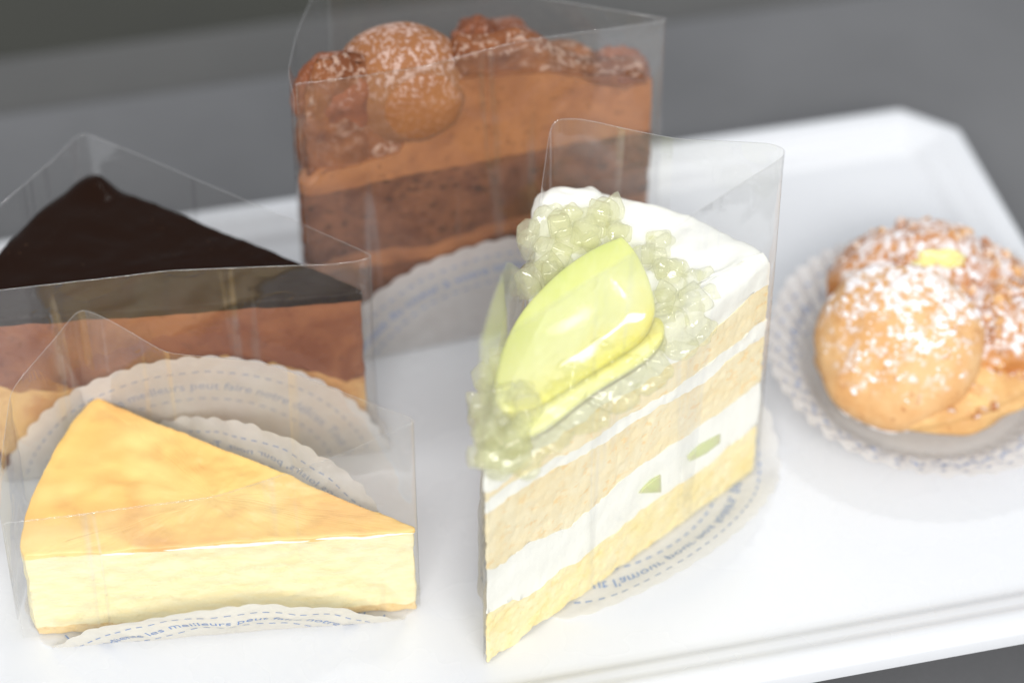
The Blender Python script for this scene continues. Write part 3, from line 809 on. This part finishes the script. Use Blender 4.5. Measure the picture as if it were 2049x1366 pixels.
# the cream peak behind the jelly
def melt(name, parts, mat, parent, vox=.06, amp=.0, sc=3.0, smooth_it=4):
    mb_ = MB()
    for c, r, sd in parts: v_, f_ = blob(c, r, 3, .18, 1.6, seed=sd); mb_.add(v_, f_)
    ob = mb_.build(name, mat, parent)
    md = ob.modifiers.new('r', 'REMESH'); md.mode = 'VOXEL'; md.voxel_size = vox * S; md.use_smooth_shade = True
    sm = ob.modifiers.new('s', 'SMOOTH'); sm.iterations = smooth_it; sm.factor = .5
    dg = bpy.context.evaluated_depsgraph_get(); ev = ob.evaluated_get(dg)
    me = bpy.data.meshes.new_from_object(ev); ob.modifiers.clear(); old = ob.data; ob.data = me; bpy.data.meshes.remove(old)
    if amp:
        ns = [(v.co.copy(), v.normal.copy()) for v in me.vertices]
        for v_, (co, no) in zip(me.vertices, ns):
            e = nz(co * 100, sc, 3); e = e if e < .25 else .25 + (e - .25) * .3
            v_.co = co + no * amp * S * e
        me.update()
    for p_ in me.polygons: p_.use_smooth = True
    return ob
melt('cream_peak', [(zone(1128, 425, 6.9), (.75, .7, .55), 1), (zone(1170, 420, 6.9), (.6, .6, .5), 2), (zone(1105, 470, 6.6), (.6, .7, .5), 3),
                    (zone(1230, 455, 6.3), (.6, .6, .5), 4), (zone(1330, 500, 6.0), (1.0, .6, .35), 7), (zone(1440, 575, 5.85), (.7, .6, .42), 5), (zone(1130, 520, 6.85), (.75, .8, .45), 8), (zone(1350, 575, 6.5), (.7, .6, .35), 9), (zone(1180, 480, 6.95), (.6, .6, .4), 10)], M['cream'], m)
# melon wedges: a crescent outline with thickness, leaning back on the cream
def crescent(name, px, z_hi, z_lo, thick, mat, label, seed, bev=.28):
    ys = [q[1] for q in px]; y0, y1 = min(ys), max(ys)
    front = []
    for q in px:
        t = (q[1] - y0) / (y1 - y0); front.append(at(q[0], q[1], z_hi + (z_lo - z_hi) * t))
    n = len(front); c = sum(front, Vector()) / n
    nn = Vector()
    for i in range(n): nn += (front[i] - c).cross(front[(i + 1) % n] - c)
    nn.normalize()
    if nn.z < 0: nn = -nn
    layers = [(-thick, .6), (-thick * .85, .85), (-thick * .6, .96), (-bev, 1.0), (-bev * .5, .994), (-bev * .2, .98), (-.01, .96), (.01, .92), (.02, .8), (.04, .68), (.05, .55), (.05, .42), (.05, .28), (.05, .14)]
    vs = []; fs = []
    # resample smooth
    pts = front
    for it in range(3):
        new = []
        for i in range(len(pts)):
            a, b = pts[i], pts[(i + 1) % len(pts)]; new += [a * .75 + b * .25, a * .25 + b * .75]
        pts = new
    n = len(pts)
    for h, s in layers:
        for p_ in pts:
            q = c + (p_ - c) * 1.0
            q = c + (p_ - c) * s
            vs.append(q + nn * (h + .05 * nz(q, .45, 2)))
    for j in range(len(layers) - 1):
        for i in range(n): a = j * n + i; b = j * n + (i + 1) % n; fs.append((a, b, b + n, a + n))
    vs.append(c + nn * (.05 + .05 * nz(c, .45, 2))); e = len(vs) - 1
    for i in range(n): fs.append(((len(layers) - 1) * n + i, (len(layers) - 1) * n + (i + 1) % n, e))
    fs.append(tuple(reversed(range(n))))
    ob = build(name, vs, fs, M[mat], None, origin=tuple(c), sharp=180)
    return tag(ob, label, 'melon slice', 'melon slices on the shortcake')
crescent('melon_slice', [(1243, 470), (1247, 470), (1272, 498), (1294, 540), (1310, 590), (1312, 630), (1285, 668), (1235, 702), (1185, 735), (1135, 770), (1080, 805), (1020, 825), (988, 795), (992, 730), (1020, 655), (1065, 590), (1125, 535), (1190, 492)],
         7.8, 7.15, .9, 'melon', 'curved green melon slice lying under clear jelly on top of the cream cake', 1, .13)
crescent('melon_slice', [(1318, 622), (1336, 650), (1318, 690), (1265, 730), (1200, 768), (1140, 812), (1085, 855), (1035, 872), (1020, 845), (1060, 795), (1150, 730), (1250, 655)],
         7.12, 6.95, .3, 'melon_y', 'riper yellow melon slice tucked beneath the green one', 2)
jl = [(1075, 480, 7.3), (1100, 450, 7.5), (1140, 450, 7.7), (1180, 440, 7.8), (1215, 430, 7.6), (1165, 480, 7.5), (1120, 500, 7.4), (1085, 530, 7.3), (1120, 545, 7.2), (1070, 570, 7.0), (1220, 460, 7.3),
      (1300, 520, 7.1), (1340, 540, 7.0), (1380, 550, 6.9), (1330, 580, 7.0), (1370, 590, 6.8), (1400, 575, 6.8), (1320, 500, 7.0),
      (1005, 735, 7.1), (990, 775, 7.0), (1010, 800, 7.1), (978, 830, 6.9), (990, 850, 7.0), (1010, 880, 6.9), (975, 880, 6.8), (990, 915, 6.8), (1030, 850, 7.1), (975, 920, 6.7), (1050, 800, 7.25), (1040, 900, 6.8), (1000, 930, 6.7)]
random.seed(11)
def clump(lst, r0, r1, nm='crushed_jelly', mat='jelly', amp=.20, fl=.9):
    parts = []
    for i, (x_, y_, z_) in enumerate(lst):
        r = random.uniform(r0, r1)
        parts.append((zone(x_ + random.uniform(-8, 8), y_ + random.uniform(-8, 8), z_ - random.uniform(.2, .4)), (r, r * random.uniform(.8, 1.2), r * fl), i * 1.3))
    return melt(nm, parts, M[mat], m, .05, amp, 2.0, 3)
clump(jl[:11], .38, .54); clump(jl[11:18], .36, .50); clump(jl[18:], .30, .44)
shards = []
for q in range(7):                               # broken, angular lumps of jelly
    b_ = bmesh.new(); bmesh.ops.create_cube(b_, size=1)
    for v_ in b_.verts: v_.co = Vector((v_.co.x * random.uniform(.45, .8), v_.co.y * random.uniform(.4, .75), v_.co.z * random.uniform(.35, .6))) * .62
    bmesh.ops.bevel(b_, geom=b_.edges[:] + b_.verts[:], offset=.07, segments=2, profile=.6, affect='EDGES')
    for v_ in b_.verts: v_.co = (v_.co + v_.co.normalized() * .05 * nz(v_.co + Vector((q, q, 0)), 3.0, 2)) * S
    me = bpy.data.meshes.new('jelly_piece'); b_.to_mesh(me); b_.free(); me.materials.append(M['jelly'])
    for p_ in me.polygons: p_.use_smooth = True
    shards.append(me)
for x_, y_, z_ in jl:
    for q in range(2):
        o = bpy.data.objects.new('jelly_piece', random.choice(shards)); col.objects.link(o); o.parent = m
        p_ = zone(x_ + random.uniform(-22, 22), y_ + random.uniform(-22, 22), z_ - random.uniform(-.04, .14))
        o.location = p_ * S - m.location; o.rotation_euler = [random.uniform(0, 6.28) for _ in range(3)]
        o.scale = (random.uniform(.9, 1.6),) * 3
gl = [(1330, 640, 7.2), (1290, 690, 7.2), (1380, 620, 6.95), (1240, 730, 7.2), (1350, 690, 6.95), (1190, 780, 7.15), (1300, 740, 6.95), (1140, 830, 7.1), (1230, 790, 6.95), (1090, 880, 7.0), (1170, 840, 6.9), (1100, 850, 7.1), (1050, 920, 6.85), (1400, 650, 6.8), (1270, 640, 7.35), (1200, 700, 7.4), (1150, 740, 7.4), (1120, 790, 7.35)]
clump(gl, .45, .6, 'jelly_glaze', 'jelly_glaze', .15, .5)
# film: the strip starts on the left side, runs back, round the crust and forward along the visible side to the tip
W = off_poly(mT2, mA2, mB2, .13)
zw = on_plane(1517, 346, Vector((*W[0], 0)), Vector((*W[1], 0)))[1]
zwT = zt(911, 705, W[0]); zwB = zt(1092, 236, W[2])
wm = W[1].lerp(W[2], .5) + (W[1].lerp(W[2], .5) - W[0]).normalized() * .55
film('cake_film', [(*W[0].lerp(W[2], .62), .08, zwB - 1.7), (*W[0].lerp(W[2], .35), .08, zwT - .35), (*W[0].lerp(W[2], .05), .08, zwT), (*W[0], .08, zwT), (*W[0].lerp(W[1], .05), .08, zwT),
     (*W[0].lerp(W[1], .5), .08, (zw + zwT) / 2), (*W[1].lerp(W[0], .06), .08, zw), (*W[1], .08, zw), (*W[1].lerp(wm, .15), .08, zw), (*wm, .08, zwB + .1),
     (*W[2].lerp(wm, .25), .08, zwB + .15), (*W[2], .08, zwB), (*W[2].lerp(W[0], .08), .08, zwB - .4), (*W[2].lerp(W[0], .22), .08, zwB - 1.3), (*W[2].lerp(W[0], .36), .08, zwB - 1.6)],
     'clear film wrapped around the tall melon and cream cake', 4.0)
poly = off_poly(mT2, mA2, mB2, .12)
mnaz = math.degrees(math.atan2(mn.y, mn.x)) % 360
doily('paper_doily', 'scalloped paper doily spread flat under the melon cake, blue printing beside the sponge', ((mT2 + md_ * 6.1 - mn * 3.6).x, (mT2 + md_ * 6.1 - mn * 3.6).y), 5.4,
      folder(poly, az_table([(mnaz, 32), (mnaz + 35, 32), (20, 42), (60, 55), (120, 80), (170, 86), (250, 86), (mnaz - 40, 30)]), 0.0, .7, seed=12, wav=.05), rot=R(mnaz - 205))

# ================================================================ 5. cream puff
pc = Vector((10.6, .75))
pu = thing('cream_puff', 'round golden cream puff dusted with icing sugar and chopped almonds, right side of the tray', 'pastry', (pc.x, pc.y, 0))
v, f = blob((pc.x + .15, pc.y - .2, 1.0), (2.95, 2.65, 1.0), 6, .09, 1.3, flat=-.85)
build('puff_base', v, f, M['choux_base'], pu)
LA = Vector((-.22, -.60, .77)).normalized()        # the lid leans against the bun, facing forwards
LX = Vector((1, 0, 0)) - LA * LA.x; LX.normalize(); LY = LA.cross(LX)
LC = at(1797, 692, 2.05)
def cap_pt(t, a, inner=0.0):
    """t 0..1 from the middle of the lid to its rim"""
    rr = 2.12 * math.sin(t * math.pi / 2 * 1.12) / math.sin(math.pi / 2 * 1.0) * (1 + .02 * math.sin(a * 3 + 1) + .015 * math.sin(a * 7))
    h = 1.25 * math.cos(t * math.pi / 2 * 1.12) + .03 * nz((math.cos(a) * rr * 2, math.sin(a) * rr * 2, 1), 1.5, 4)
    n_ = .05 * nz((math.cos(a) * rr, math.sin(a) * rr, 4), 1.3, 4) * 1.2
    q = LX * math.cos(a) + LY * math.sin(a)
    return LC + q * (rr * (1 - inner * .06)) + LA * (h + n_ - inner * .14)
vs = [cap_pt(0, 0)]; fs = []; nA = 120; nT = 44
for j_ in range(1, nT + 1):
    for i_ in range(nA): vs.append(cap_pt(j_ / nT, 2 * math.pi * i_ / nA))
for j_ in range(nT, 0, -4):
    for i_ in range(nA): vs.append(cap_pt(j_ / nT, 2 * math.pi * i_ / nA, 1.0))
nR = nT + len(range(nT, 0, -4))
for i_ in range(nA): fs.append((0, 1 + i_, 1 + (i_ + 1) % nA))
for j_ in range(nR - 1):
    for i_ in range(nA):
        a_ = 1 + j_ * nA + i_; b_ = 1 + j_ * nA + (i_ + 1) % nA; fs.append((a_, a_ + nA, b_ + nA, b_))
build('puff_lid', vs, fs, [M['choux'], M['choux_base']], pu, mi=[0] * (nA * nT) + [1] * (len(fs) - nA * nT))
def puff(nm, c, r, mat, seed, amp=.1, sub=5):
    v, f = blob(c, r, sub, amp, 1.8, seed=seed, oct=4); return build(nm, v, f, M[mat], pu)
lobes = [((pc.x - .35, pc.y + .35, 1.6), (2.15, 1.7, 1.55), 14), ((pc.x - .1, pc.y + 1.3, 2.0), (2.25, 1.6, 1.75), 4), ((pc.x + 1.9, pc.y - .1, 1.6), (1.5, 1.6, 1.35), 5), ((pc.x + 1.3, pc.y + 1.3, 1.7), (1.5, 1.3, 1.3), 6)]
for c, r, s_ in lobes: puff('puff_shell', c, r, 'choux_nut', s_)
v, f = blob((pc.x + .1, pc.y + .72, 3.34), (.78, .27, .34), 4, .35, 1.5, seed=8); build('custard_filling', v, f, M['custard'], pu)
v, f = blob((pc.x + 1.45, pc.y - 1.2, 1.55), (.36, .45, .45), 4, .2, 2, seed=9); build('jam_filling', v, f, M['jam'], pu)
# chopped almonds
vs0, fs0 = ico(1)
nut_meshes = []
for q in range(5):
    vv = [Vector((v.x * .16, v.y * .12, v.z * .08)) * (1 + .45 * nz(v + Vector((q, 0, 0)), 1.4)) * S for v in vs0]
    me = bpy.data.meshes.new('almond_piece'); me.from_pydata([tuple(x) for x in vv], [], fs0); me.materials.append(M['nut']); nut_meshes.append(me)
random.seed(5)
def on_ell(c, r, d):
    d = d.normalized(); t = 1 / math.sqrt((d.x / r[0]) ** 2 + (d.y / r[1]) ** 2 + (d.z / r[2]) ** 2)
    return Vector(c) + d * t
cnt = 0
while cnt < 270:
    c, r, s_ = random.choice(lobes + [((pc.x + .15, pc.y - .2, 1.0), (2.95, 2.65, 1.0), 0)])
    d = Vector((random.gauss(0, 1), random.gauss(0, 1), abs(random.gauss(0, 1)) + .05))
    p_ = on_ell(c, r, d)
    bad = any(((p_.x - c2[0]) / r2[0]) ** 2 + ((p_.y - c2[1]) / r2[1]) ** 2 + ((p_.z - c2[2]) / r2[2]) ** 2 < .93 for c2, r2, _ in lobes if c2 != c)
    dl = p_ - LC; q = 0 if (dl.dot(LA) > -.3 and (dl - LA * dl.dot(LA)).length < 2.0) else 2
    q2 = ((p_.x - pc.x - .25) / .85) ** 2 + ((p_.y - pc.y - .75) / .55) ** 2
    if bad or q < 1 or q2 < 1: continue
    o = bpy.data.objects.new('almond_piece', random.choice(nut_meshes)); col.objects.link(o); o.parent = pu
    o.location = p_ * S - Vector(pu.location)
    o.rotation_euler = [random.uniform(0, 6.28) for _ in range(3)]; sc_ = random.uniform(.7, 1.5); o.scale = (sc_,) * 3
    cnt += 1
# icing sugar in clumps
ms = MB(); vs0, fs0 = ico(1)
def grain(p_, d):
    s_ = random.uniform(.012, .032) if random.random() < .85 else random.uniform(.035, .085)
    M3 = d.to_track_quat('Z', 'Y').to_matrix()
    ms.add([p_ + M3 @ Vector((v.x * s_ * 1.4, v.y * s_, v.z * s_ * .5)) for v in vs0], fs0)
k_ = 0
while k_ < 1900:
    t_ = math.sqrt(random.random()); a_ = random.uniform(0, 6.283); p_ = cap_pt(t_, a_)
    d = (cap_pt(min(1, t_ + .01), a_) - p_).cross(cap_pt(t_, a_ + .01) - p_).normalized()
    if d.dot(LA) < 0: d = -d
    den = nz(p_, .9, 2) * .7 + nz(p_, 3.8, 3) * 1.0 + (d.z - .74) * 1.5 + .02
    if den < random.uniform(0, .5): continue
    grain(p_, d); k_ += 1
for c, r, _ in lobes:
    tries = 0; k_ = 0
    while k_ < 550 and tries < 60000:
        tries += 1
        d = Vector((random.gauss(0, 1), random.gauss(0, 1), abs(random.gauss(0, 1)))).normalized(); p_ = on_ell(c, r, d)
        den = nz(p_, .9, 2) * .9 + nz(p_, 3.2, 2) * .9 + (d.z - .55) * .9 + .1
        if den < random.uniform(0, .5): continue
        if any(((p_.x - c2[0]) / r2[0]) ** 2 + ((p_.y - c2[1]) / r2[1]) ** 2 + ((p_.z - c2[2]) / r2[2]) ** 2 < .95 for c2, r2, _ in lobes if c2 != c): continue
        grain(p_, d); k_ += 1
o = ms.build('icing_sugar', M['sugar'], pu); o['kind'] = 'stuff'
# its paper: a shallow ruffled bowl
def bowl(x, y):
    d = Vector((x, y)) - pc; rr = d.length; th = math.atan2(d.y, d.x)
    flat = 2.75
    if rr < flat: return Vector((x, y, .03))
    e = rr - flat
    back = .5 + .5 * math.sin(th - R(20))          # steeper at the back and left, flatter in front
    al = R(28 + 34 * back)
    o_ = e * math.cos(al); u_ = e * math.sin(al) * min(1, .35 + e)
    pl = (.10 * math.cos(th * 46) * (.35 + .65 * back) + .05 * nz((x, y, 3), 1.2)) * min(1, e / .7)
    q = pc + d.normalized() * (flat + o_ - pl * math.sin(al))
    return Vector((q.x, q.y, .03 + u_ + pl * math.cos(al)))
doily('paper_doily', 'ruffled paper doily cupping the round cream puff', (pc.x, pc.y), 4.85, bowl, rot=R(-140))
